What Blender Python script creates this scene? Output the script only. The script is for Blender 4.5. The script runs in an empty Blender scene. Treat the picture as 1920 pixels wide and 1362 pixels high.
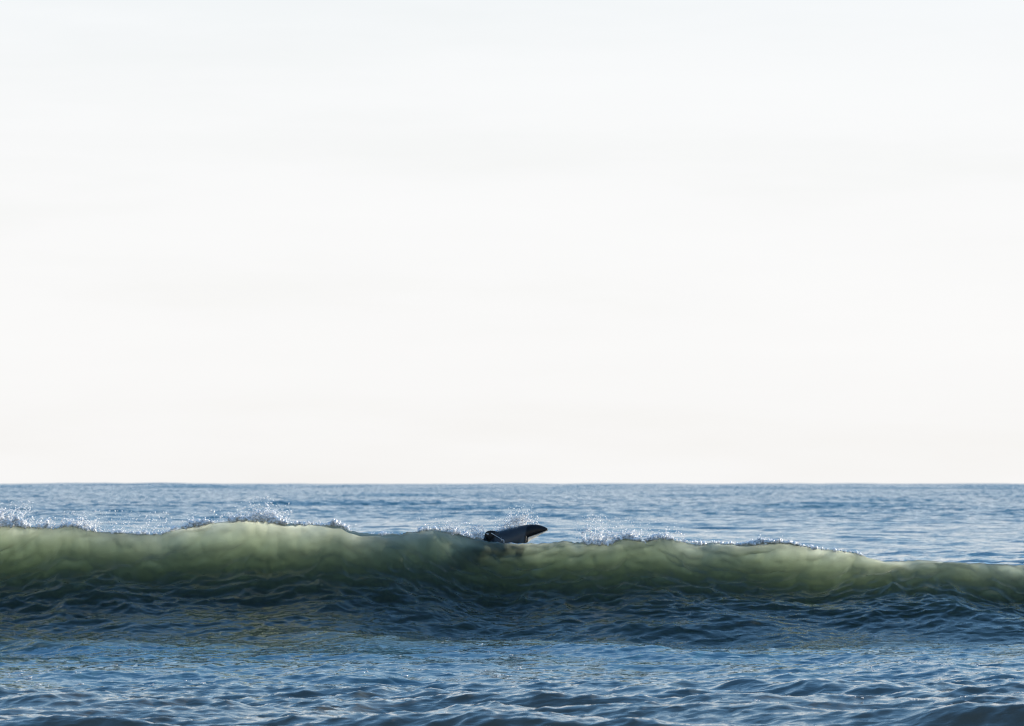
import bpy, bmesh, math, random
import numpy as np
from mathutils import Vector, Matrix

random.seed(7)
rng = np.random.default_rng(7)
scene = bpy.context.scene
C = scene.collection
R = math.radians

# ------------------------------------------------------------------ camera
CAM_H = 1.45            # metres above the water in front of the wave
FPX = 10600.0           # focal length in pixels of the 1920 px wide photograph
HOR = 906.0             # row of the horizon
cam_data = bpy.data.cameras.new('camera')
cam_data.sensor_width = 36.0
cam_data.lens = 36.0 * FPX / 1920.0
cam_data.clip_start = 0.5
cam_data.clip_end = 30000.0
cam_data.dof.use_dof = True
cam_data.dof.focus_distance = 54.5
cam_data.dof.aperture_fstop = 8.0
cam = bpy.data.objects.new('camera', cam_data)
C.objects.link(cam)
cam.location = (0, 0, CAM_H)
cam.rotation_euler = (R(90) + math.atan((HOR - 681.0) / FPX), 0, 0)
scene.camera = cam

# ------------------------------------------------------------------ sky, sun, exposure
SUN_AZ, SUN_EL = R(60), R(9)      # clockwise from the view direction (+Y)
world = bpy.data.worlds.new('World')
scene.world = world
world.use_nodes = True
nt = world.node_tree
nt.nodes.clear()
def N(tree, kind, **kw):
    n = tree.nodes.new(kind)
    for k, v in kw.items():
        setattr(n, k, v)
    return n
def L(tree, a, b):
    tree.links.new(a, b)
def math_node(tree, op, a, b=None, c=None, clamp=False):
    n = N(tree, 'ShaderNodeMath', operation=op, use_clamp=clamp)
    for i, v in enumerate((a, b, c)):
        if v is None:
            continue
        if isinstance(v, (int, float)):
            n.inputs[i].default_value = v
        else:
            L(tree, v, n.inputs[i])
    return n.outputs[0]
wo = N(nt, 'ShaderNodeOutputWorld')
bg = N(nt, 'ShaderNodeBackground')
bg.inputs['Strength'].default_value = 0.099
sky = N(nt, 'ShaderNodeTexSky', sky_type='NISHITA')
sky.sun_disc = False
sky.sun_elevation = SUN_EL
sky.sun_rotation = SUN_AZ
sky.air_density = 1.0
sky.dust_density = 0.4
sky.ozone_density = 2.5
# thin bright haze low in the sky, thinning out upwards, with faint flat bands
tc = N(nt, 'ShaderNodeTexCoord')
sep = N(nt, 'ShaderNodeSeparateXYZ')
L(nt, tc.outputs['Generated'], sep.inputs[0])
el = math_node(nt, 'ABSOLUTE', sep.outputs['Z'])
mp = N(nt, 'ShaderNodeMapping')
mp.inputs['Scale'].default_value = (5.5, 5.5, 38.0)
L(nt, tc.outputs['Generated'], mp.inputs['Vector'])
nz = N(nt, 'ShaderNodeTexNoise')
nz.inputs['Scale'].default_value = 1.6
nz.inputs['Detail'].default_value = 5.0
nz.inputs['Roughness'].default_value = 0.55
L(nt, mp.outputs[0], nz.inputs['Vector'])
ramp = N(nt, 'ShaderNodeValToRGB')
cr = ramp.color_ramp
cr.interpolation = 'B_SPLINE'
cr.elements[0].position = 0.0
cr.elements[0].color = (1, 1, 1, 1)
cr.elements[1].position = 1.0
cr.elements[1].color = (0.5, 0.5, 0.5, 1)
for p, v in ((0.12, 1.0), (0.3, 0.9), (0.5, 0.75), (0.75, 0.6)):
    e = cr.elements.new(p)
    e.color = (v, v, v, 1)
L(nt, el, ramp.inputs[0])
wob = math_node(nt, 'MULTIPLY_ADD', nz.outputs[0], 0.22, 0.89)
hz = math_node(nt, 'MULTIPLY', ramp.outputs[0], wob, clamp=True)
hcol = N(nt, 'ShaderNodeValToRGB')
hr = hcol.color_ramp
hr.interpolation = 'B_SPLINE'
hr.elements[0].position = 0.0
hr.elements[0].color = (6.28 / 7, 6.20 / 7, 6.12 / 7, 1)
hr.elements[1].position = 1.0
hr.elements[1].color = (0.45 / 7, 1.8 / 7, 5.0 / 7, 1)
for p, c_ in ((0.03, (6.36, 6.34, 6.30)), (0.055, (6.35, 6.36, 6.36)), (0.085, (6.2, 6.33, 6.40)), (0.13, (5.5, 6.0, 6.4)), (0.2, (3.9, 5.3, 6.4)), (0.35, (1.3, 3.4, 6.0))):
    hr.elements.new(p).color = (c_[0] / 7, c_[1] / 7, c_[2] / 7, 1)
L(nt, el, hcol.inputs[0])
hsc = N(nt, 'ShaderNodeVectorMath', operation='SCALE')
L(nt, math_node(nt, 'MULTIPLY_ADD', nz.outputs[0], 0.5, 6.75), hsc.inputs['Scale'])
L(nt, hcol.outputs[0], hsc.inputs[0])
mixs = N(nt, 'ShaderNodeMix', data_type='RGBA')
L(nt, hz, mixs.inputs['Factor'])
L(nt, sky.outputs[0], mixs.inputs['A'])
L(nt, hsc.outputs[0], mixs.inputs['B'])
L(nt, mixs.outputs['Result'], bg.inputs['Color'])
L(nt, bg.outputs[0], wo.inputs['Surface'])

sun_data = bpy.data.lights.new('sun', 'SUN')
sun_data.energy = 5.0
sun_data.angle = R(0.53)
sun_data.color = (1.0, 0.92, 0.80)
sun = bpy.data.objects.new('sun', sun_data)
C.objects.link(sun)
S = Vector((math.sin(SUN_AZ) * math.cos(SUN_EL), math.cos(SUN_AZ) * math.cos(SUN_EL), math.sin(SUN_EL)))
sun.rotation_euler = (-S).to_track_quat('-Z', 'Y').to_euler()

vs = scene.view_settings
vs.view_transform = 'Standard'
vs.look = 'None'
vs.exposure = 0.6
vs.gamma = 1.0
vs.use_curve_mapping = False
cy = scene.cycles
cy.max_bounces = 14
cy.volume_bounces = 3
cy.transparent_max_bounces = 24
cy.glossy_bounces = 3
cy.diffuse_bounces = 9
cy.transmission_bounces = 8
cy.use_denoising = True
cy.denoiser = 'OPENIMAGEDENOISE'
cy.denoising_input_passes = 'RGB_ALBEDO_NORMAL'
cy.denoising_prefilter = 'ACCURATE'
cy.pixel_filter_type = 'BLACKMAN_HARRIS'
cy.filter_width = 1.2
cy.sample_clamp_indirect = 3.0

# ------------------------------------------------------------------ helpers
def mesh_obj(name, verts, faces, mat=None, parent=None, smooth=True):
    me = bpy.data.meshes.new(name)
    me.from_pydata(verts, [], faces)
    me.update()
    if smooth:
        me.polygons.foreach_set('use_smooth', [True] * len(me.polygons))
    if mat:
        me.materials.append(mat)
    o = bpy.data.objects.new(name, me)
    C.objects.link(o)
    if parent:
        o.parent = parent
    return o
def numpy_obj(name, V, F, mat, parent=None):
    """V (n,3), F (m,k) arrays with one face size k"""
    me = bpy.data.meshes.new(name)
    n, (m, k) = len(V), F.shape
    me.vertices.add(n)
    me.vertices.foreach_set('co', np.ascontiguousarray(V, np.float32).ravel())
    me.loops.add(m * k)
    me.loops.foreach_set('vertex_index', np.ascontiguousarray(F, np.int32).ravel())
    me.polygons.add(m)
    me.polygons.foreach_set('loop_start', np.arange(0, m * k, k, dtype=np.int32))
    me.polygons.foreach_set('use_smooth', np.ones(m, bool))
    me.materials.append(mat)
    me.update(calc_edges=True)
    o = bpy.data.objects.new(name, me)
    C.objects.link(o)
    if parent:
        o.parent = parent
    return o
def tag(o, label=None, cat=None, group=None, kind=None):
    for k, v in (('label', label), ('category', cat), ('group', group), ('kind', kind)):
        if v:
            o[k] = v
    return o
def new_mat(name):
    m = bpy.data.materials.new(name)
    m.use_nodes = True
    m.node_tree.nodes.clear()
    return m, m.node_tree

# ------------------------------------------------------------------ water material
FAR_SLOPE = 0.7
def water_normal(t):
    """normal of the ripples below the size of the mesh; returns the normal and the Fresnel share"""
    geo = N(t, 'ShaderNodeNewGeometry')
    mp = N(t, 'ShaderNodeMapping')
    mp.inputs['Scale'].default_value = (1.0, 1.6, 1.6)
    mp.inputs['Rotation'].default_value = (0, 0, R(14))
    L(t, geo.outputs['Position'], mp.inputs['Vector'])
    n1 = N(t, 'ShaderNodeTexNoise')
    n1.inputs['Scale'].default_value = 5.0
    n1.inputs['Detail'].default_value = 3.0
    n1.inputs['Roughness'].default_value = 0.45
    n1.inputs['Distortion'].default_value = 0.6
    L(t, mp.outputs[0], n1.inputs['Vector'])
    bump = N(t, 'ShaderNodeBump')
    bump.inputs['Strength'].default_value = 0.5
    bump.inputs['Distance'].default_value = 0.03
    L(t, n1.outputs[0], bump.inputs['Height'])
    # far water: the slopes of waves too small for the mesh, of which one sees the sides that face the beach
    n2 = N(t, 'ShaderNodeTexNoise')
    n2.inputs['Scale'].default_value = 1.3
    n2.inputs['Detail'].default_value = 4.0
    n2.inputs['Roughness'].default_value = 0.6
    L(t, geo.outputs['Position'], n2.inputs['Vector'])
    sx = N(t, 'ShaderNodeSeparateXYZ')
    L(t, n2.outputs['Color'], sx.inputs[0])
    sp = N(t, 'ShaderNodeSeparateXYZ')
    L(t, geo.outputs['Position'], sp.inputs[0])
    mr = N(t, 'ShaderNodeMapRange', interpolation_type='SMOOTHSTEP')
    mr.inputs['From Min'].default_value = 70.0
    mr.inputs['From Max'].default_value = 260.0
    mr.inputs['To Min'].default_value = 0.0
    mr.inputs['To Max'].default_value = FAR_SLOPE
    L(t, sp.outputs['Y'], mr.inputs['Value'])
    ax = math_node(t, 'MULTIPLY', math_node(t, 'SUBTRACT', sx.outputs[0], 0.5), mr.outputs[0])
    ay = math_node(t, 'MULTIPLY', math_node(t, 'ABSOLUTE', math_node(t, 'SUBTRACT', sx.outputs[1], 0.45)), mr.outputs[0])
    cv = N(t, 'ShaderNodeCombineXYZ')
    L(t, ax, cv.inputs[0])
    L(t, math_node(t, 'MULTIPLY', ay, -2.0), cv.inputs[1])
    va = N(t, 'ShaderNodeVectorMath', operation='ADD')
    L(t, bump.outputs[0], va.inputs[0])
    L(t, cv.outputs[0], va.inputs[1])
    vn = N(t, 'ShaderNodeVectorMath', operation='NORMALIZE')
    L(t, va.outputs[0], vn.inputs[0])
    nrm = vn.outputs[0]
    dot = N(t, 'ShaderNodeVectorMath', operation='DOT_PRODUCT')
    L(t, nrm, dot.inputs[0])
    L(t, geo.outputs['Incoming'], dot.inputs[1])
    c = math_node(t, 'ABSOLUTE', dot.outputs['Value'])
    inv = math_node(t, 'SUBTRACT', 1.0, c, clamp=True)
    return nrm, math_node(t, 'MULTIPLY_ADD', math_node(t, 'POWER', inv, 5.0), 0.98, 0.02, clamp=True)
def water_surface(t, body):
    nrm, fres = water_normal(t)
    gl = N(t, 'ShaderNodeBsdfGlossy')
    gl.inputs['Roughness'].default_value = 0.055
    gl.inputs['Color'].default_value = (1, 1, 1, 1)
    L(t, nrm, gl.inputs['Normal'])
    mix = N(t, 'ShaderNodeMixShader')
    L(t, fres, mix.inputs[0])
    L(t, body, mix.inputs[1])
    L(t, gl.outputs[0], mix.inputs[2])
    out = N(t, 'ShaderNodeOutputMaterial')
    L(t, mix.outputs[0], out.inputs['Surface'])
    return out
def sea_material():
    m, t = new_mat('sea_water')
    d = N(t, 'ShaderNodeBsdfDiffuse')
    g = N(t, 'ShaderNodeNewGeometry')
    s = N(t, 'ShaderNodeSeparateXYZ')
    L(t, g.outputs['Position'], s.inputs[0])
    mr = N(t, 'ShaderNodeMapRange', interpolation_type='SMOOTHSTEP')   # sandy shallows by the beach, blue-green deep water beyond
    mr.inputs['From Min'].default_value = 40.0
    mr.inputs['From Max'].default_value = 51.0
    L(t, s.outputs['Y'], mr.inputs['Value'])
    cm = N(t, 'ShaderNodeMix', data_type='RGBA')
    cm.inputs['A'].default_value = SHALLOW_BODY
    cm.inputs['B'].default_value = SEA_BODY
    L(t, mr.outputs[0], cm.inputs['Factor'])
    L(t, cm.outputs['Result'], d.inputs['Color'])
    water_surface(t, d.outputs[0])
    return m
def wave_material():
    m, t = new_mat('wave_water')
    tr = N(t, 'ShaderNodeBsdfTransparent')
    rf = N(t, 'ShaderNodeBsdfRefraction')
    rf.inputs['IOR'].default_value = 1.33
    rf.inputs['Roughness'].default_value = 0.02
    mx = N(t, 'ShaderNodeMixShader')
    mx.inputs[0].default_value = 0.4
    L(t, tr.outputs[0], mx.inputs[1])
    L(t, rf.outputs[0], mx.inputs[2])
    tl = N(t, 'ShaderNodeBsdfTranslucent')
    tl.inputs['Color'].default_value = WAVE_GLOW
    nrm, _ = water_normal(t)
    L(t, nrm, tl.inputs['Normal'])
    m2 = N(t, 'ShaderNodeMixShader')
    m2.inputs[0].default_value = 0.55
    L(t, mx.outputs[0], m2.inputs[1])
    L(t, tl.outputs[0], m2.inputs[2])
    out = water_surface(t, m2.outputs[0])
    sc = N(t, 'ShaderNodeVolumeScatter')
    sc.inputs['Color'].default_value = VOL_SCAT
    sc.inputs['Density'].default_value = VOL_SD
    sc.inputs['Anisotropy'].default_value = VOL_G
    ab = N(t, 'ShaderNodeVolumeAbsorption')
    ab.inputs['Color'].default_value = VOL_ABS
    ab.inputs['Density'].default_value = VOL_AD
    ad = N(t, 'ShaderNodeAddShader')
    L(t, sc.outputs[0], ad.inputs[0])
    L(t, ab.outputs[0], ad.inputs[1])
    L(t, ad.outputs[0], out.inputs['Volume'])
    return m
SEA_BODY = (0.040, 0.130, 0.165, 1)
SHALLOW_BODY = (0.105, 0.094, 0.068, 1)
WAVE_GLOW = (0.66, 0.69, 0.57, 1)
VOL_SCAT, VOL_SD, VOL_G = (0.92, 0.95, 0.90, 1), 1.6, 0.72
VOL_ABS, VOL_AD = (0.40, 0.50, 0.28, 1), 3.7
M_SEA = sea_material()
M_WAVE = wave_material()

# ------------------------------------------------------------------ ocean ripples: FFT tiles sampled anywhere
class Tile:
    def __init__(self, size, n, lmin, lmax, rms_slope, wind, spread, chop, seed):
        g = np.random.default_rng(seed)
        k1 = np.fft.fftfreq(n, size / n) * 2 * np.pi
        kx, ky = np.meshgrid(k1, k1, indexing='ij')
        k = np.hypot(kx, ky)
        k[0, 0] = 1e-6
        kmin, kmax = 2 * np.pi / lmax, 2 * np.pi / lmin
        P = k ** -3.6 * np.exp(-(kmin / k) ** 4) * np.exp(-(k / kmax) ** 4)
        cosd = (kx * wind[0] + ky * wind[1]) / k
        P *= spread + (1 - spread) * np.clip(np.abs(cosd), 0, 1) ** 4
        P[0, 0] = 0
        H = np.sqrt(P) * np.exp(2j * np.pi * g.random((n, n))) * np.sqrt(-np.log(g.random((n, n)) + 1e-12))
        h = np.fft.ifft2(H)
        sx = np.fft.ifft2(1j * kx * H).real
        sy = np.fft.ifft2(1j * ky * H).real
        sc = rms_slope / np.sqrt((sx ** 2 + sy ** 2).mean())
        self.h = (h.real * sc).astype(np.float32)
        self.dx = (np.fft.ifft2(1j * kx / k * H).real * sc * chop).astype(np.float32)
        self.dy = (np.fft.ifft2(1j * ky / k * H).real * sc * chop).astype(np.float32)
        self.size, self.n = size, n
    def sample(self, x, y):
        n = self.n
        fx = (x / self.size) * n
        fy = (y / self.size) * n
        ix, iy = np.floor(fx).astype(np.int64), np.floor(fy).astype(np.int64)
        tx, ty = (fx - ix).astype(np.float32), (fy - iy).astype(np.float32)
        ix %= n; iy %= n
        jx, jy = (ix + 1) % n, (iy + 1) % n
        r = []
        for a in (self.h, self.dx, self.dy):
            r.append((a[ix, iy] * (1 - tx) + a[jx, iy] * tx) * (1 - ty) + (a[ix, jy] * (1 - tx) + a[jx, jy] * tx) * ty)
        return r
def unit(a):
    return (math.sin(R(a)), -math.cos(R(a)))
def rot(x, y, a):
    c, s = math.cos(R(a)), math.sin(R(a))
    return c * x - s * y, s * x + c * y

T_SWELL = Tile(211.0, 512, 9.0, 40.0, 0.035, unit(6), 0.05, 0.6, 11)
T_FAR = Tile(2300.0, 512, 40.0, 160.0, 0.028, unit(4), 0.10, 0.0, 21)
T_CHOP = Tile(37.0, 1024, 0.5, 4.0, 0.115, unit(-12), 0.12, 0.8, 12)
T_RIP = Tile(8.3, 1024, 0.10, 0.6, 0.155, unit(18), 0.2, 0.8, 13)
T_LUMP = Tile(6.1, 1024, 0.09, 0.36, 0.31, unit(10), 0.16, 1.0, 31)
T_FINE = Tile(2.9, 1024, 0.05, 0.2, 0.10, unit(-25), 0.5, 0.7, 14)

# ------------------------------------------------------------------ the breaking wave
CREST_PX = [(-700, 985), (-300, 990), (0, 985), (50, 988), (100, 990), (130, 985), (160, 992), (190, 997), (230, 999), (270, 1002), (310, 1002), (350, 990),
            (400, 981), (450, 976), (480, 976), (530, 981), (580, 984), (620, 985), (640, 986), (655, 996), (690, 1001), (720, 1002),
            (750, 999), (790, 994), (810, 992), (830, 996), (870, 1005), (900, 1013), (940, 1018), (990, 1019), (1010, 1019),
            (1040, 1016), (1055, 1013), (1068, 1017), (1090, 1017), (1120, 1020), (1145, 1020), (1165, 1010), (1185, 1011),
            (1210, 1015), (1240, 1009), (1275, 1013), (1300, 1018), (1320, 1021), (1345, 1018), (1360, 1019), (1395, 1022),
            (1430, 1019), (1460, 1017), (1490, 1020), (1520, 1028), (1550, 1031), (1580, 1034), (1600, 1037), (1625, 1045),
            (1655, 1053), (1690, 1052), (1730, 1050), (1760, 1053), (1820, 1056), (1860, 1057), (1920, 1060), (1980, 1058), (2080, 1035), (2250, 1010), (2800, 1000)]  # last points: unseen crest right of frame, raised to block the low sun
D0 = 55.0
PXM = FPX / D0          # pixels per metre at the crest
cxs = np.array([(p[0] - 960) / PXM for p in CREST_PX])
czs = np.array([CAM_H - (p[1] - HOR) / PXM for p in CREST_PX])
def crest_y(x):
    return D0 + 0.22 * np.sin(x * 0.9 + 0.6) + 0.12 * np.sin(x * 2.3 + 2.0) + 0.05 * x * (x > 0) * np.clip(x / 3, 0, 1)
def crest_z(x):
    return np.interp(x, cxs, czs) + (crest_y(x) - D0) * (-0.0)

# rows: distance from the camera, dense over the wave face
def rows():
    r = []
    y = -40.0
    while y < 30:
        r.append(y); y += max(0.05, (30 - y) * 0.13)
    y = 30.0
    while y < 51.0:
        r.append(y); y += 0.042
    while y < 53.6:
        r.append(y); y += 0.025
    while y < 55.75:
        r.append(y); y += 0.0115
    while y < 59:
        r.append(y); y += 0.03
    while y < 115:
        r.append(y); y += min(0.14, 0.03 + (y - 59) * 0.012)
    while y < 240:
        r.append(y); y += 0.17
    while y < 4200:
        r.append(y); y += 0.17 + (y - 240) * 0.0035
    while y < 9000:
        r.append(y); y *= 1.03
    return np.array(r)
ROW = rows()
inner = np.linspace(-0.125, 0.125, 620)
step = inner[1] - inner[0]
outer = []
u = 0.125
s_ = step
while u < 1.6:
    s_ *= 1.35
    u += s_
    outer.append(u)
outer = np.array(outer)
COL = np.concatenate([-outer[::-1], inner, outer])
colstep = np.gradient(COL)

def build_water():
    Y, U = np.meshgrid(ROW, COL, indexing='ij')
    spread = np.maximum(Y, 30.0)
    X = U * spread
    dX = np.broadcast_to(colstep[None, :], X.shape) * spread
    rowstep = np.gradient(ROW)
    dY = np.broadcast_to(rowstep[:, None], X.shape)
    # big wave: height over flat water
    yc, zc = crest_y(X), crest_z(X)
    d = Y - yc
    Lf = 2.9
    q = np.clip(1 + d / Lf, 0, 1)
    pre = np.clip(-d / 9.5, 0, 1)
    gf = -0.20 * pre * pre * (3 - 2 * pre) + np.where(d > -Lf, (0.62 * q ** 1.9 + 0.38 * q ** 11), 0)
    REAR = 0.14
    gb = np.exp(-np.clip(d, 0, None) / 1.5)
    Z = np.where(d < 0, gf * zc, REAR + (zc - REAR) * gb)
    on_face = np.clip(q, 0, 1) * np.where(d < 0, 1.0, np.clip(gb, 0, 1))
    # arc length along the section and the section's slope, so that ripples do not stretch on the face
    dz = np.gradient(Z, axis=0)
    dy = np.gradient(Y, axis=0)
    near = (ROW > 50) & (ROW < 60)
    mid = len(COL) // 2
    arc = np.cumsum(np.hypot(dz[:, mid], dy[:, mid]))
    arc = arc - arc[0] + ROW[0]
    Sg = np.broadcast_to(arc[:, None], X.shape)
    ln = np.hypot(dz, dy)
    ny, nz_ = -dz / ln, dy / ln
    ty, tz = dy / ln, dz / ln
    h = np.zeros_like(X); ox = np.zeros_like(X); oy = np.zeros_like(X)
    cell = np.maximum(dX, dY)
    xcell = dX
    for T, a, lim, amp in ((T_FAR, 8, 40.0, 1.0), (T_SWELL, 0, 6.0, 1.0), (T_CHOP, 17, 0.9, 1.0), (T_RIP, -31, 0.25, 1.0), (T_LUMP, 9, 0.2, 1.0), (T_FINE, 48, 0.07, 1.0)):
        xr, yr = rot(X * (0.75 if T in (T_CHOP, T_RIP) else 0.6 if T is T_LUMP else 1.0), Sg, a)
        hh, ax, ay = T.sample(xr, yr)
        w = np.clip(1.6 - cell / lim, 0, 1) * amp
        if T is T_SWELL:
            w = w * np.clip((Y - 62) / 60, 0, 1)
        elif T is T_FAR:
            w = w * np.clip((Y - 350) / 900, 0, 1)
        if T is T_FINE:
            w = w * (1 + 0.8 * np.clip((q - 0.35) / 0.4, 0, 1) * (d < 0))
        if T is T_LUMP:
            w = w * np.where(d < 0, np.clip((q - 0.4) / 0.5, 0, 1) * np.clip((1 - q) / 0.012, 0.35, 1), 0.35 * np.clip(1 - d / 0.3, 0, 1))
        if T in (T_RIP, T_CHOP):
            w = w * (1 - 0.22 * np.clip((d + 11) / 5, 0, 1) * np.clip((-1.5 - d) / 2.0, 0, 1))
            w = w * (1 + (0.55 if T is T_CHOP else 0.25) * np.clip((-9 - d) / 3, 0, 1))
            w = w * (1 - 0.58 * np.clip((Y - 70) / 90, 0, 1))
        if T is T_RIP:
            w = w * (0.95 + 0.75 * q ** 1.5 * (on_face > 0) * (0.4 + 0.6 * on_face) + 0.45 * np.sin(X * 0.61 + 1.3 * np.sin(Y * 0.23)) * np.sin(Y * 0.41 + 1.1 * np.sin(X * 0.37) + X * 0.2))
        bx, by = rot(ax, ay, -a)
        h += hh * w; ox += bx * w; oy += by * w
    PX = X + ox
    PY = Y + h * ny + oy * ty
    PZ = Z + h * nz_ + oy * tz
    # bring the skyline of the crest back to its listed height after the ripples were added
    near_ = (ROW > 53.5) & (ROW < 57.0)
    for _ in range(2):
        elev = ((PZ - CAM_H) / PY)[near_].max(0)
        xc = U[0] * D0
        want = (crest_z(xc) - CAM_H) / D0
        err = (want - elev) * D0
        kk = np.ones(7) / 7
        inn = np.abs(U[0]) < 0.12
        e2 = np.interp(xc, xc[inn], np.convolve(np.pad(err[inn], 3, mode='edge'), kk, mode='valid'))
        PZ = PZ + e2[None, :] * np.where(d < 0, q ** 3, gb)
    V = np.stack([PX, PY, PZ], -1)
    nr, nc = X.shape
    idx = np.arange(nr * nc).reshape(nr, nc)
    def sheet(a, b):
        i = idx[a:b]
        return np.stack([i[:-1, :-1], i[:-1, 1:], i[1:, 1:], i[1:, :-1]], -1).reshape(-1, 4)
    return V, sheet, nr, nc
V, sheet, nr, nc = build_water()
i0 = int(np.searchsorted(ROW, 51.6))
i1 = int(np.searchsorted(ROW, 61.0))
def sub_obj(name, verts, faces, mat):
    used = np.unique(faces)
    remap = np.full(nr * nc, -1, np.int64)
    remap[used] = np.arange(len(used))
    return numpy_obj(name, verts.reshape(-1, 3)[used], remap[faces], mat)
wave = tag(sub_obj('wave', V, sheet(i0, i1 + 1), M_WAVE), kind='structure')
# the sea itself runs on under the wave, thinned out there
VS = V.copy()
w = np.clip((ROW - ROW[i0]) / 1.2, 0, 1) * np.clip((ROW[i1] - ROW) / 1.5, 0, 1)
w = (w * w * (3 - 2 * w))[:, None]
VS[..., 2] = V[..., 2] * (1 - w) - 0.25 * w
VS[..., 1] = V[..., 1] * (1 - w) + ROW[:, None] * w
keep = np.unique(np.concatenate([np.arange(0, i0 + 1), np.arange(i0, i1, 8), np.arange(i1, nr)]))
idx_ = np.arange(nr * nc).reshape(nr, nc)[keep]
F_ = np.stack([idx_[:-1, :-1], idx_[:-1, 1:], idx_[1:, 1:], idx_[1:, :-1]], -1).reshape(-1, 4)
sea = tag(sub_obj('sea', VS, F_, M_SEA), kind='structure')

# crest line as built, for everything that stands on it
_near = np.where((ROW > 53.5) & (ROW < 57.0))[0]
_el = (V[_near, :, 2] - CAM_H) / V[_near, :, 1]
_ri = _near[_el.argmax(0)]
CRX, CRY, CRZ = (V[_ri, np.arange(nc), k] for k in range(3))
_o = np.argsort(CRX)
CRX, CRY, CRZ = CRX[_o], CRY[_o], CRZ[_o]
def crest_at(px):
    x = (px - 960) / PXM
    return Vector((x, float(np.interp(x, CRX, CRY)), float(np.interp(x, CRX, CRZ))))

# ------------------------------------------------------------------ the dolphin
def P(px, py, y=D0):
    """a point of the photograph at distance y"""
    return Vector(((px - 960) / FPX * y, y, CAM_H - (py - HOR) / FPX * y))
def loft(rings, caps=True):
    n = len(rings[0])
    v = [p for r in rings for p in r]
    f = []
    for i in range(len(rings) - 1):
        for j in range(n):
            f.append((i * n + j, i * n + (j + 1) % n, (i + 1) * n + (j + 1) % n, (i + 1) * n + j))
    if caps:
        f.append(tuple(range(n))[::-1])
        f.append(tuple(range((len(rings) - 1) * n, len(rings) * n)))
    return v, f
DOLPHIN_Y = crest_at(960).y + 0.20
def skin_material():
    m, t = new_mat('wet_dolphin_skin')
    out = N(t, 'ShaderNodeOutputMaterial')
    b = N(t, 'ShaderNodeBsdfPrincipled')
    a = N(t, 'ShaderNodeAttribute', attribute_name='skin')
    n = N(t, 'ShaderNodeTexNoise')
    n.inputs['Scale'].default_value = 14.0
    n.inputs['Detail'].default_value = 4.0
    mr = N(t, 'ShaderNodeMapRange')
    mr.inputs['To Min'].default_value = 0.75
    mr.inputs['To Max'].default_value = 1.25
    L(t, n.outputs[0], mr.inputs['Value'])
    mul = N(t, 'ShaderNodeVectorMath', operation='SCALE')
    L(t, a.outputs['Color'], mul.inputs[0])
    L(t, mr.outputs[0], mul.inputs['Scale'])
    L(t, mul.outputs[0], b.inputs['Base Color'])
    b.inputs['Roughness'].default_value = 0.24
    b.inputs['Specular IOR Level'].default_value = 0.3
    b.inputs['IOR'].default_value = 1.38
    bu = N(t, 'ShaderNodeBump')
    bu.inputs['Strength'].default_value = 0.25
    bu.inputs['Distance'].default_value = 0.004
    n2 = N(t, 'ShaderNodeTexNoise')
    n2.inputs['Scale'].default_value = 60.0
    L(t, n2.outputs[0], bu.inputs['Height'])
    L(t, bu.outputs[0], b.inputs['Normal'])
    L(t, b.outputs[0], out.inputs['Surface'])
    return m
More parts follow.
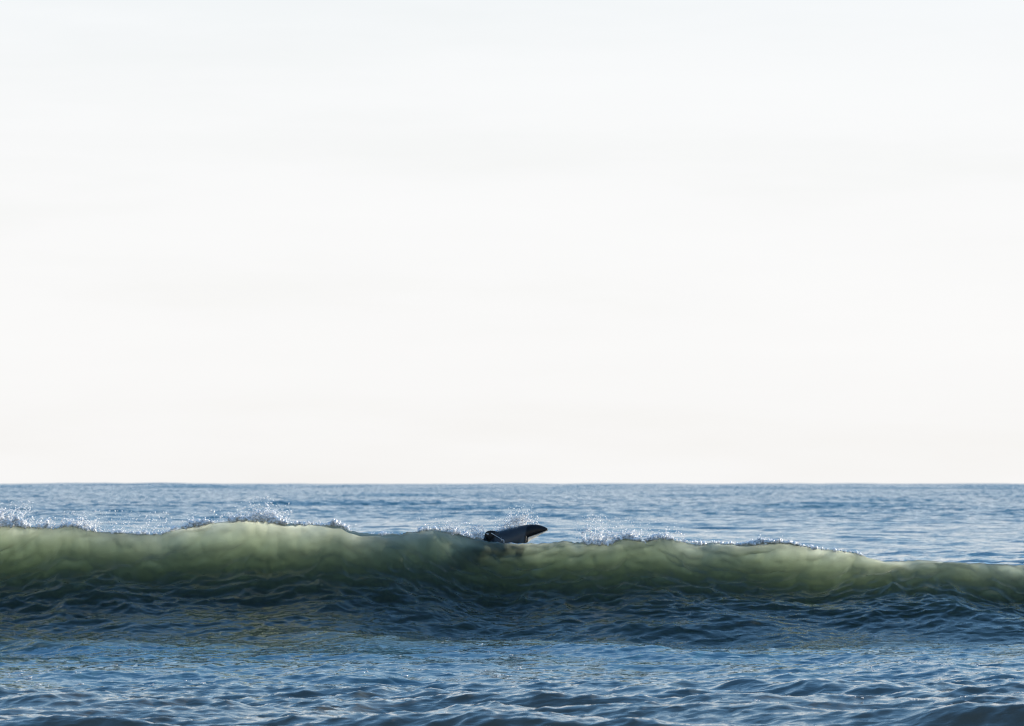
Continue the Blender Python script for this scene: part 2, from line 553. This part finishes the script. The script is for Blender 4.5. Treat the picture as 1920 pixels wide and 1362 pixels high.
def build_dolphin():
    # stations from the snout to the tail stock: px, top row, bottom row, half width in metres, distance behind DOLPHIN_Y
    st = [(1027.5, 992.2, 994.6, .006, .050), (1025.5, 990.2, 996.4, .015, .050), (1021, 987.8, 999.0, .026, .048), (1014, 985.2, 1002.6, .040, .045),
          (1005, 983.6, 1007.5, .056, .040), (996, 983.2, 1012.5, .072, .032), (986, 984.2, 1019.5, .088, .024), (974, 986.4, 1028, .104, .014),
          (960, 989.6, 1037, .118, .004), (945, 993.2, 1044, .126, -.004), (930, 997.2, 1050, .128, -.008), (914, 1003, 1055, .122, -.008),
          (896, 1011.5, 1060, .110, -.004), (876, 1023, 1066, .092, .004), (854, 1037, 1072, .070, .014), (830, 1053, 1080, .048, .026),
          (808, 1068, 1088, .032, .036), (792, 1080, 1094, .020, .042)]
    rings = []
    for k, (px, t, b, hw, dy) in enumerate(st):
        top, bot = P(px, t, DOLPHIN_Y), P(px, b, DOLPHIN_Y)
        c = (top + bot) / 2
        hz = (top.z - bot.z) / 2
        r = []
        for j in range(28):
            a = 2 * math.pi * j / 28
            ca, sa = math.cos(a), math.sin(a)
            ex = 0.9
            r.append((c.x, c.y + dy + hw * math.copysign(abs(ca) ** ex, ca), c.z + hz * math.copysign(abs(sa) ** ex, sa)))
        rings.append(r)
    v, f = loft(rings)
    def add(v2, f2):
        o = len(v)
        v.extend(v2)
        f.extend([tuple(i + o for i in q) for q in f2])
    def blade(root, tip, chord_dir, thick_dir, sections):
        """a rounded fin: sections = (share of the length, chord, shift along the chord, thickness)"""
        rs = []
        for s, ch, sh, th in sections:
            c = root.lerp(tip, s) + chord_dir * sh
            rs.append([tuple(c + chord_dir * (ch / 2 * math.cos(2 * math.pi * j / 14)) + thick_dir * (th / 2 * math.sin(2 * math.pi * j / 14))) for j in range(14)])
        add(*loft(rs))
    # rounded back fin, leaning back towards the left
    rt, tp = P(935, 1004.5, DOLPHIN_Y - .085), P(908.5, 1003.5, DOLPHIN_Y - .14)
    ax = (tp - rt).normalized()
    ch = Vector((0.12, 0, 1)).normalized()
    ch = (ch - ax * ch.dot(ax)).normalized()
    th = ax.cross(ch)
    blade(rt, tp, ch, th, [(0, .080, 0.000, .036), (.3, .092, .000, .032), (.55, .100, .000, .028), (.75, .092, .000, .024), (.88, .074, .000, .020), (.96, .046, .000, .014), (1.0, .018, .000, .008)])
    # flippers: the near one hangs down into the water behind the jaw
    for yy, ddx in ((DOLPHIN_Y - .085, 0.0), (DOLPHIN_Y + .14, -0.02)):
        rt, tp = P(981, 1004, yy) + Vector((ddx, 0.03 if yy < DOLPHIN_Y else -0.03, 0)), P(971, 1052, yy) + Vector((ddx, -0.03 if yy < DOLPHIN_Y else 0.03, 0))
        ax = (tp - rt).normalized()
        ch = Vector((1, 0, 0))
        ch = (ch - ax * ch.dot(ax)).normalized()
        th = ax.cross(ch)
        blade(rt, tp, ch, th, [(0, .070, 0, .040), (.2, .084, .0, .030), (.45, .086, .002, .024), (.7, .076, .0, .018), (.9, .050, -.010, .012), (1, .020, -.020, .008)])
    # tail flukes under the water
    tail = P(794, 1087, DOLPHIN_Y + .04)
    for s in (-1, 1):
        rt, tp = tail + Vector((.02, 0, 0)), tail + Vector((-.10, .19 * s, -.05))
        ax = (tp - rt).normalized()
        ch = Vector((1, 0, 0.4)).normalized()
        ch = (ch - ax * ch.dot(ax)).normalized()
        blade(rt, tp, ch, ax.cross(ch), [(0, .10, 0, .03), (.35, .11, -.01, .02), (.7, .075, -.02, .014), (1, .02, -.03, .008)])
    tmp = mesh_obj('dolphin_shape', v, f)
    bm = bmesh.new()
    bm.from_mesh(tmp.data)
    bmesh.ops.recalc_face_normals(bm, faces=bm.faces)
    bm.to_mesh(tmp.data)
    bm.free()
    rm = tmp.modifiers.new('remesh', 'REMESH')
    rm.mode = 'VOXEL'
    rm.voxel_size = 0.005
    sm = tmp.modifiers.new('smooth', 'SMOOTH')
    sm.iterations = 4
    sm.factor = 0.5
    dg = bpy.context.evaluated_depsgraph_get()
    me = bpy.data.meshes.new_from_object(tmp.evaluated_get(dg))
    old = tmp.data
    bpy.data.objects.remove(tmp)
    bpy.data.meshes.remove(old)
    me.name = 'dolphin'
    n = len(me.vertices)
    co = np.empty(n * 3, np.float32)
    me.vertices.foreach_get('co', co)
    co = co.reshape(-1, 3)
    px = co[:, 0] / co[:, 1] * FPX + 960
    py = HOR + (CAM_H - co[:, 2]) / co[:, 1] * FPX
    xs = [s[0] for s in st][::-1]
    topr = np.interp(px, xs, [s[1] for s in st][::-1])
    botr = np.interp(px, xs, [s[2] for s in st][::-1])
    rel = np.clip((py - topr) / np.maximum(botr - topr, 1), -.3, 1.3)
    def sstep(a, b, x):
        t = np.clip((x - a) / (b - a), 0, 1)
        return t * t * (3 - 2 * t)
    grey = np.array([.050, .057, .066])
    black = np.array([.010, .011, .013])
    white = np.array([.78, .76, .72])
    col = np.tile(grey, (n, 1))
    col *= (0.75 + 0.35 * sstep(0.1, 0.5, rel))[:, None]
    mask = sstep(-2.0, 2.0, px - (988.5 - (py - 984) * 0.20))                       # dark face and flipper
    col = col * (1 - mask[:, None]) + black * mask[:, None]
    fin = sstep(-3.5, 0.5, 926.5 - px - 0.12 * (py - 1003)) * (py < 1018)
    col = col * (1 - fin[:, None]) + black * fin[:, None]
    flip = (rel > 1.0) & (px > 955) & (px < 993)
    col[flip] = black
    tailm = (px < 800)
    col[tailm] = black
    # pale throat: under the jaw, from just behind the tip to the flipper
    jawline = 995.4 + (1025 - px) * 0.365
    thr = sstep(-0.9, 0.9, py - jawline) * sstep(989.0, 991.0, px) * (px < 1025.5)
    col = col * (1 - thr[:, None]) + white * thr[:, None]
    att = me.color_attributes.new('skin', 'FLOAT_COLOR', 'POINT')
    att.data.foreach_set('color', np.concatenate([col, np.ones((n, 1))], 1).astype(np.float32).ravel())
    base = P(960, 1015, DOLPHIN_Y)
    me.transform(Matrix.Translation(-base))
    me.polygons.foreach_set('use_smooth', [True] * len(me.polygons))
    me.materials.clear()
    me.materials.append(skin_material())
    o = bpy.data.objects.new('dolphin', me)
    o.location = base
    C.objects.link(o)
    tag(o, 'dark grey dolphin with black face and pale jaw breaking through the wave crest', 'dolphin')
    # eye, just behind the corner of the mouth, on the side towards the beach
    em, t = new_mat('dark_eye')
    out = N(t, 'ShaderNodeOutputMaterial')
    b = N(t, 'ShaderNodeBsdfPrincipled')
    b.inputs['Base Color'].default_value = (.02, .018, .016, 1)
    b.inputs['Roughness'].default_value = 0.05
    L(t, b.outputs[0], out.inputs['Surface'])
    bm = bmesh.new()
    bmesh.ops.create_icosphere(bm, subdivisions=2, radius=0.0075)
    me2 = bpy.data.meshes.new('eye')
    bm.to_mesh(me2); bm.free()
    me2.polygons.foreach_set('use_smooth', [True] * len(me2.polygons))
    me2.materials.append(em)
    e = bpy.data.objects.new('eye', me2)
    C.objects.link(e)
    e.parent = o
    hit = o.closest_point_on_mesh(P(1003, 996, DOLPHIN_Y - .3) - base)
    e.location = hit[1]
    return o
dolphin = build_dolphin()

# ------------------------------------------------------------------ spray and foam on the crest
def spray_material():
    m, t = new_mat('white_water')
    out = N(t, 'ShaderNodeOutputMaterial')
    b = N(t, 'ShaderNodeBsdfPrincipled')
    b.inputs['Base Color'].default_value = (.97, .97, .97, 1)
    b.inputs['Subsurface Weight'].default_value = 1.0
    b.inputs['Subsurface Radius'].default_value = (1, 1, 1)
    b.inputs['Subsurface Scale'].default_value = 0.015
    b.inputs['Roughness'].default_value = 0.15
    b.inputs['IOR'].default_value = 1.33
    ts = N(t, 'ShaderNodeBsdfTransparent')
    m3 = N(t, 'ShaderNodeMixShader')
    m3.inputs[0].default_value = 0.15
    L(t, b.outputs[0], m3.inputs[1]); L(t, ts.outputs[0], m3.inputs[2])
    L(t, m3.outputs[0], out.inputs['Surface'])
    return m
M_SPRAY = spray_material()
def ico(sub):
    bm = bmesh.new()
    bmesh.ops.create_icosphere(bm, subdivisions=sub, radius=1.0)
    v = np.array([tuple(x.co) for x in bm.verts])
    f = np.array([[q.index for q in p.verts] for p in bm.faces])
    bm.free()
    return v, f
ICO1, ICO2 = ico(1), ico(2)
_cl = rng.random(4000) ** 1.5
def clump(px):
    """uneven height and density of the white water along the crest"""
    def at(s):
        q = (px + 500) / s
        i = int(q); f = q - i
        f = f * f * (3 - 2 * f)
        return _cl[(i + int(s * 37)) % 4000] * (1 - f) + _cl[(i + 1 + int(s * 37)) % 4000] * f
    return 0.15 + 1.1 * (0.55 * at(9.0) + 0.45 * at(3.6))
class Cloud:
    """collects many small drops, strands and lumps into one triangle mesh"""
    def __init__(self):
        self.v, self.f, self.n = [], [], 0
    def _add(self, v, f):
        self.v.append(v); self.f.append(f + self.n); self.n += len(v)
    def drop(self, p, r, stretch=None, big=False):
        v, f = ICO2 if big else ICO1
        s = v * r
        if stretch is not None:
            d = np.asarray(stretch)
            l = np.linalg.norm(d)
            if l > 1e-6:
                d = d / l
                s = s + np.outer(s @ d, d) * min(2.5, l)
        if big:
            s = s * (1 + 0.35 * np.sin(v @ rng.normal(0, 2.5, 3) + rng.random() * 6))[:, None]
        self._add(s + np.asarray(p), f)
    def strand(self, pts, rad, sides=5):
        pts = np.asarray(pts)
        n = len(pts)
        tan = np.gradient(pts, axis=0)
        tan /= np.linalg.norm(tan, axis=1)[:, None] + 1e-9
        a = np.cross(tan, np.array([0.3, 1.0, 0.1])); a /= np.linalg.norm(a, axis=1)[:, None] + 1e-9
        b = np.cross(tan, a)
        th = np.linspace(0, 2 * np.pi, sides, endpoint=False)
        ring = a[:, None, :] * np.cos(th)[None, :, None] + b[:, None, :] * np.sin(th)[None, :, None]
        v = (pts[:, None, :] + ring * np.asarray(rad)[:, None, None]).reshape(-1, 3)
        i = np.arange(n * sides).reshape(n, sides)
        j = np.roll(i, -1, axis=1)
        q = np.stack([i[:-1], j[:-1], j[1:], i[1:]], -1).reshape(-1, 4)
        f = np.concatenate([q[:, [0, 1, 2]], q[:, [0, 2, 3]]])
        self._add(v, f)
    def build(self, name, parent):
        if not self.v:
            return None
        V_ = np.concatenate(self.v) - np.array(parent.location)
        o = numpy_obj(name, V_, np.concatenate(self.f), M_SPRAY, parent)
        o['kind'] = 'stuff'
        return o
def px2m(p):
    return p / PXM
def thing(name, label, cat, loc, group=None):
    o = bpy.data.objects.new(name, None)
    o.empty_display_size = 0.2
    C.objects.link(o)
    o.location = loc
    return tag(o, label, cat, group)
def strands(cl, px0, px1, h, n, lean=0.0, dropc=None, base=None, thin=1.0):
    for _ in range(int(n * 0.6)):
        px = rng.uniform(px0, px1)
        if rng.random() > clump(px) + 0.2:
            continue
        b = np.array(base(px) if base else crest_at(px))
        b = b + np.array([0, rng.normal(0.02, 0.025), rng.uniform(-0.012, 0.004)])
        k = math.sin(math.pi * (0.08 + 0.84 * (px - px0) / (px1 - px0)))
        hh = px2m(h) * (0.25 + 0.75 * rng.random() ** 1.6) * (0.35 + 0.65 * k) * (0.45 + 0.9 * clump(px))
        dirx = rng.normal(lean, 0.85) * hh
        m = rng.integers(7, 13)
        t = np.linspace(0, rng.uniform(0.7, 1.35), m)
        curl = rng.normal(0, 0.28) * hh
        pts = np.stack([b[0] + dirx * t + curl * np.sin(t * rng.uniform(3, 7)), b[1] + rng.normal(0, .35) * hh * t,
                        b[2] + hh * (2 * t - t * t)], -1)
        pts += rng.normal(0, 0.0022, pts.shape)
        r0 = rng.uniform(0.004, 0.0105) * thin
        rad = r0 * (1 - 0.6 * np.linspace(0, 1, m)) * rng.uniform(0.3, 1.6, m)
        cl.strand(pts, rad)
        if dropc:
            for q in range(rng.integers(2, 7)):
                p = pts[-1] + rng.normal(0, 0.022, 3) + np.array([dirx * .2, 0, hh * rng.uniform(-.2, .3)])
                dropc.drop(p, 0.002 + 0.0065 * rng.random() ** 2.2, rng.normal(0, .5, 3))
def lumps(cl, px0, px1, h, n, rmax=0.015, base=None):
    for _ in range(int(n * 0.95)):
        px = rng.uniform(px0, px1)
        b = np.array(base(px) if base else crest_at(px))
        k = math.sin(math.pi * (0.05 + 0.9 * (px - px0) / (px1 - px0)))
        z = px2m(h) * k * rng.random() ** 1.3 * 1.8 * clump(px)
        cl.drop(b + np.array([0, rng.normal(0.0, 0.02), z + 0.003]), 0.003 + rmax * rng.random() ** 2.6, rng.normal(0, .4, 3), big=True)
def mist(cl, px0, px1, h0, h1, n, rmax=0.0042, base=None, focus=None):
    for _ in range(int(n * 1.5)):
        if focus is not None:
            px = rng.normal(focus, (px1 - px0) / 5.0)
        else:
            px = rng.uniform(px0, px1)
        b = np.array(base(px) if base else crest_at(px))
        z = px2m(h0 + (h1 - h0) * rng.random() ** 2.3)
        cl.drop(b + np.array([0, rng.normal(0.04, 0.08), z]), 0.0014 + 1.35 * rmax * rng.random() ** 3, rng.normal(0, .4, 3))
def splash(label, parts, px, name='splash'):
    root = thing(name, label, 'splash', crest_at(px), 'splashes along the wave crest')
    fo, dr = Cloud(), Cloud()
    for kind, a in parts:
        if kind == 's':
            strands(fo, *a, dropc=dr)
        elif kind == 'l':
            lumps(fo, *a)
        else:
            mist(dr, *a)
    fo.build('foam', root)
    dr.build('droplets', root)
    return root
splash('tall white splash with mist above it at the far left end of the crest',
       [('s', (-60, 52, 30, 150)), ('l', (-60, 56, 18, 330)), ('m', (-60, 66, 4, 48, 420))], 10)
splash('two tiny white spurts just right of the tall splash at the left edge',
       [('s', (70, 80, 10, 7)), ('l', (68, 82, 5, 14)), ('s', (84, 92, 18, 12)), ('l', (84, 94, 8, 20)), ('s', (97, 104, 12, 8)), ('l', (96, 104, 5, 12)), ('m', (70, 104, 3, 20, 30))], 88)
splash('low foam curl followed by a misty spurt on the left part of the crest',
       [('s', (117, 140, 13, 26)), ('l', (116, 142, 8, 50)), ('s', (144, 178, 22, 40)), ('l', (142, 180, 6, 50)), ('m', (120, 190, 3, 32, 150))], 150)
splash('thin cloud of scattered fine droplets over the dip in the left crest',
       [('m', (178, 315, 1, 42, 520)), ('l', (212, 234, 4, 16)), ('l', (240, 300, 3, 14))], 245)
splash('ragged foam fringe climbing the left shoulder of the highest crest hump',
       [('l', (305, 400, 4, 100)), ('s', (350, 388, 14, 45)), ('l', (350, 400, 9, 70)), ('m', (310, 420, 2, 26, 110))], 365)
splash('broad white splash on top of the highest hump of the wave',
       [('s', (430, 490, 15, 70)), ('l', (430, 540, 12, 260)), ('s', (470, 535, 24, 110)), ('m', (440, 545, 4, 38, 230)), ('m', (475, 515, 10, 46, 120))], 485)
splash('thin foam fringe with a small tumble on the right shoulder of the highest hump',
       [('l', (545, 612, 3, 50)), ('s', (615, 650, 8, 18)), ('l', (612, 656, 6, 70)), ('m', (560, 670, 1, 14, 40)), ('l', (690, 740, 2, 14))], 630)
splash('pair of slender upright water jets left of the dolphin',
       [('s', (792, 802, 14, 7)), ('s', (832, 840, 15, 8)), ('l', (785, 845, 3, 30)), ('m', (780, 850, 2, 22, 40))], 815)
splash('lacy looping splash just left of the dolphin',
       [('s', (846, 886, 17, 40)), ('l', (845, 888, 7, 60)), ('m', (840, 890, 2, 26, 60))], 866)
splash('small low burst of fine spray right of the dolphin',
       [('s', (1094, 1140, 36, 60, 0.15)), ('l', (1098, 1140, 6, 50)), ('m', (1080, 1160, 2, 54, 420, 0.0042, None, 1118))], 1118)
splash('white spurt on the small bump right of the fine spray burst',
       [('l', (1142, 1166, 7, 50)), ('s', (1146, 1166, 14, 18)), ('s', (1166, 1200, 19, 42)), ('l', (1164, 1202, 7, 70)), ('m', (1145, 1215, 3, 40, 150))], 1180)
splash('white tufts of foam on the middle crest bump between two dips',
       [('s', (1215, 1262, 13, 60)), ('l', (1214, 1264, 8, 110)), ('m', (1210, 1285, 3, 34, 130)), ('l', (1270, 1325, 3, 40))], 1240)
splash('long low line of foam along the right hand hump of the crest',
       [('l', (1380, 1505, 5, 230)), ('s', (1412, 1440, 10, 30)), ('l', (1408, 1445, 8, 60)), ('l', (1330, 1385, 3, 24)), ('m', (1340, 1500, 1, 14, 40)), ('l', (1500, 1620, 2.5, 46))], 1440)

def dolphin_splash():
    root = thing('splash', 'curving fan of spray thrown up behind the back of the dolphin', 'splash', P(955, 990, DOLPHIN_Y + .12), 'splashes along the wave crest')
    fo, dr = Cloud(), Cloud()
    xs = [895, 915, 930, 945, 960, 975, 990]
    low = [1010, 1002, 997, 993, 989, 987, 985]
    def base(px):
        return P(px, float(np.interp(px, xs, low)) + 3, DOLPHIN_Y + .10)
    strands(fo, 922, 966, 18, 34, 0.5, dr, base)
    strands(fo, 950, 988, 26, 34, 0.35, dr, base)
    lumps(fo, 912, 985, 6, 70, .010, base)
    # two arcs of beaded water
    for k in range(9):
        a, b = rng.uniform(926, 962), rng.uniform(964, 992)
        m = 16
        t = np.linspace(0, 1, m)
        pk = rng.uniform(962, 978)
        py = np.interp(a, xs, low) * (1 - t) + (pk + 4 * rng.random()) * t - 10 * np.sin(t * np.pi) * rng.uniform(.2, 1)
        pxs = a + (b - a) * t ** 0.9
        pts = np.array([P(x_, y_, DOLPHIN_Y + .13 + 0.03 * rng.normal()) for x_, y_ in zip(pxs, py)]) + rng.normal(0, .003, (m, 3))
        cut = rng.integers(3, 7)
        fo.strand(pts[cut:], rng.uniform(.001, .0055, m - cut))
        for p in pts:
            if rng.random() < .8:
                dr.drop(p + rng.normal(0, .02, 3), .0015 + .005 * rng.random() ** 2)
    mist(dr, 925, 1010, 2, 30, 260, .0045, base)
    mist(dr, 950, 1000, 14, 44, 170, .003, base)
    fo.build('foam', root)
    dr.build('droplets', root)
    root2 = thing('splash', 'ring of foam around the back fin of the dolphin', 'splash', P(903, 1003, DOLPHIN_Y - .13), 'splashes along the wave crest')
    fo, dr = Cloud(), Cloud()
    def base2(px):
        return P(px, float(np.interp(px, [890, 900, 912, 925], [1008, 1011, 1013, 1014])), DOLPHIN_Y - .14)
    strands(fo, 892, 902, 22, 34, -0.2, dr, base2)
    lumps(fo, 890, 906, 14, 70, .012, base2)
    def base3(px):
        return P(px, float(np.interp(px, [905, 935], [996, 998])), DOLPHIN_Y - .02)
    lumps(fo, 926, 940, 3, 20, .006, base3)
    mist(dr, 878, 906, 2, 26, 50, .004, base2)
    # water running down the flank, plus a white strand for the fin's highlight
    for k, (x0, y0, x1, y1) in enumerate(((938, 996, 955, 1019), (939, 995, 951, 1012), (921, 996, 929, 1001))):
        t = np.linspace(0, 1, 12)
        pts = []
        for s in t:
            q = P(x0 + (x1 - x0) * s + rng.normal(0, .5), y0 + (y1 - y0) * s, DOLPHIN_Y - .4)
            h = dolphin.closest_point_on_mesh(q - dolphin.location)
            pts.append(np.array(h[1] + dolphin.location) + np.array([0, -.004, 0]))
        fo.strand(np.array(pts), rng.uniform(.0012, .0042, 12) if k < 2 else rng.uniform(.005, .009, 12))
        for p in pts:
            if rng.random() < .45 and k == 0:
                dr.drop(p + np.array([rng.normal(0, .012), -.004, rng.normal(0, .012)]), rng.uniform(.0012, .003))
    fo.build('foam', root2)
    dr.build('droplets', root2)
dolphin_splash()

# ------------------------------------------------------------------ pale flecks scattered on the water in front of the wave
def pale_flecks():
    cl = Cloud()
    streaks = [(rng.uniform(-5.2, 5.2), rng.uniform(40.5, 50.5), rng.uniform(.3, 1.1), rng.uniform(.15, .6)) for _ in range(9)]
    todo = []
    for x, y, sx_, sy_ in streaks:
        todo += [(rng.normal(x, sx_), rng.normal(y, sy_), 1.0) for _ in range(rng.integers(8, 22))]
    todo += [(rng.uniform(-5.5, 5.5), rng.uniform(40, 53.5), 0.8) for _ in range(60)]
    for x, y, k in todo:
        r = int(np.clip(np.searchsorted(ROW, y), 2, nr - 3))
        c = int(np.clip(np.searchsorted(COL, x / max(y, 30.0)), 2, nc - 3))
        p = V[r, c]
        tx, ty = V[r, c + 1] - V[r, c - 1], V[r + 1, c] - V[r - 1, c]
        tx = tx / np.linalg.norm(tx)
        n = np.cross(tx, ty); n /= np.linalg.norm(n)
        ty = np.cross(n, tx)
        for q in range(rng.integers(1, 4)):
            o = p + tx * rng.normal(0, .03) + ty * rng.normal(0, .03)
            s = k * (0.003 + 0.011 * rng.random() ** 2)
            v, f = ICO1
            cl._add(o + n * .002 + np.outer(v[:, 0], tx) * s * rng.uniform(1, 3) + np.outer(v[:, 1], ty) * s * 1.2 + np.outer(v[:, 2], n) * 0.0025, f)
    root = bpy.data.objects.new('tmp', None)
    o = cl.build('pale_flecks', root)
    o.parent = None
    bpy.data.objects.remove(root)
pale_flecks()
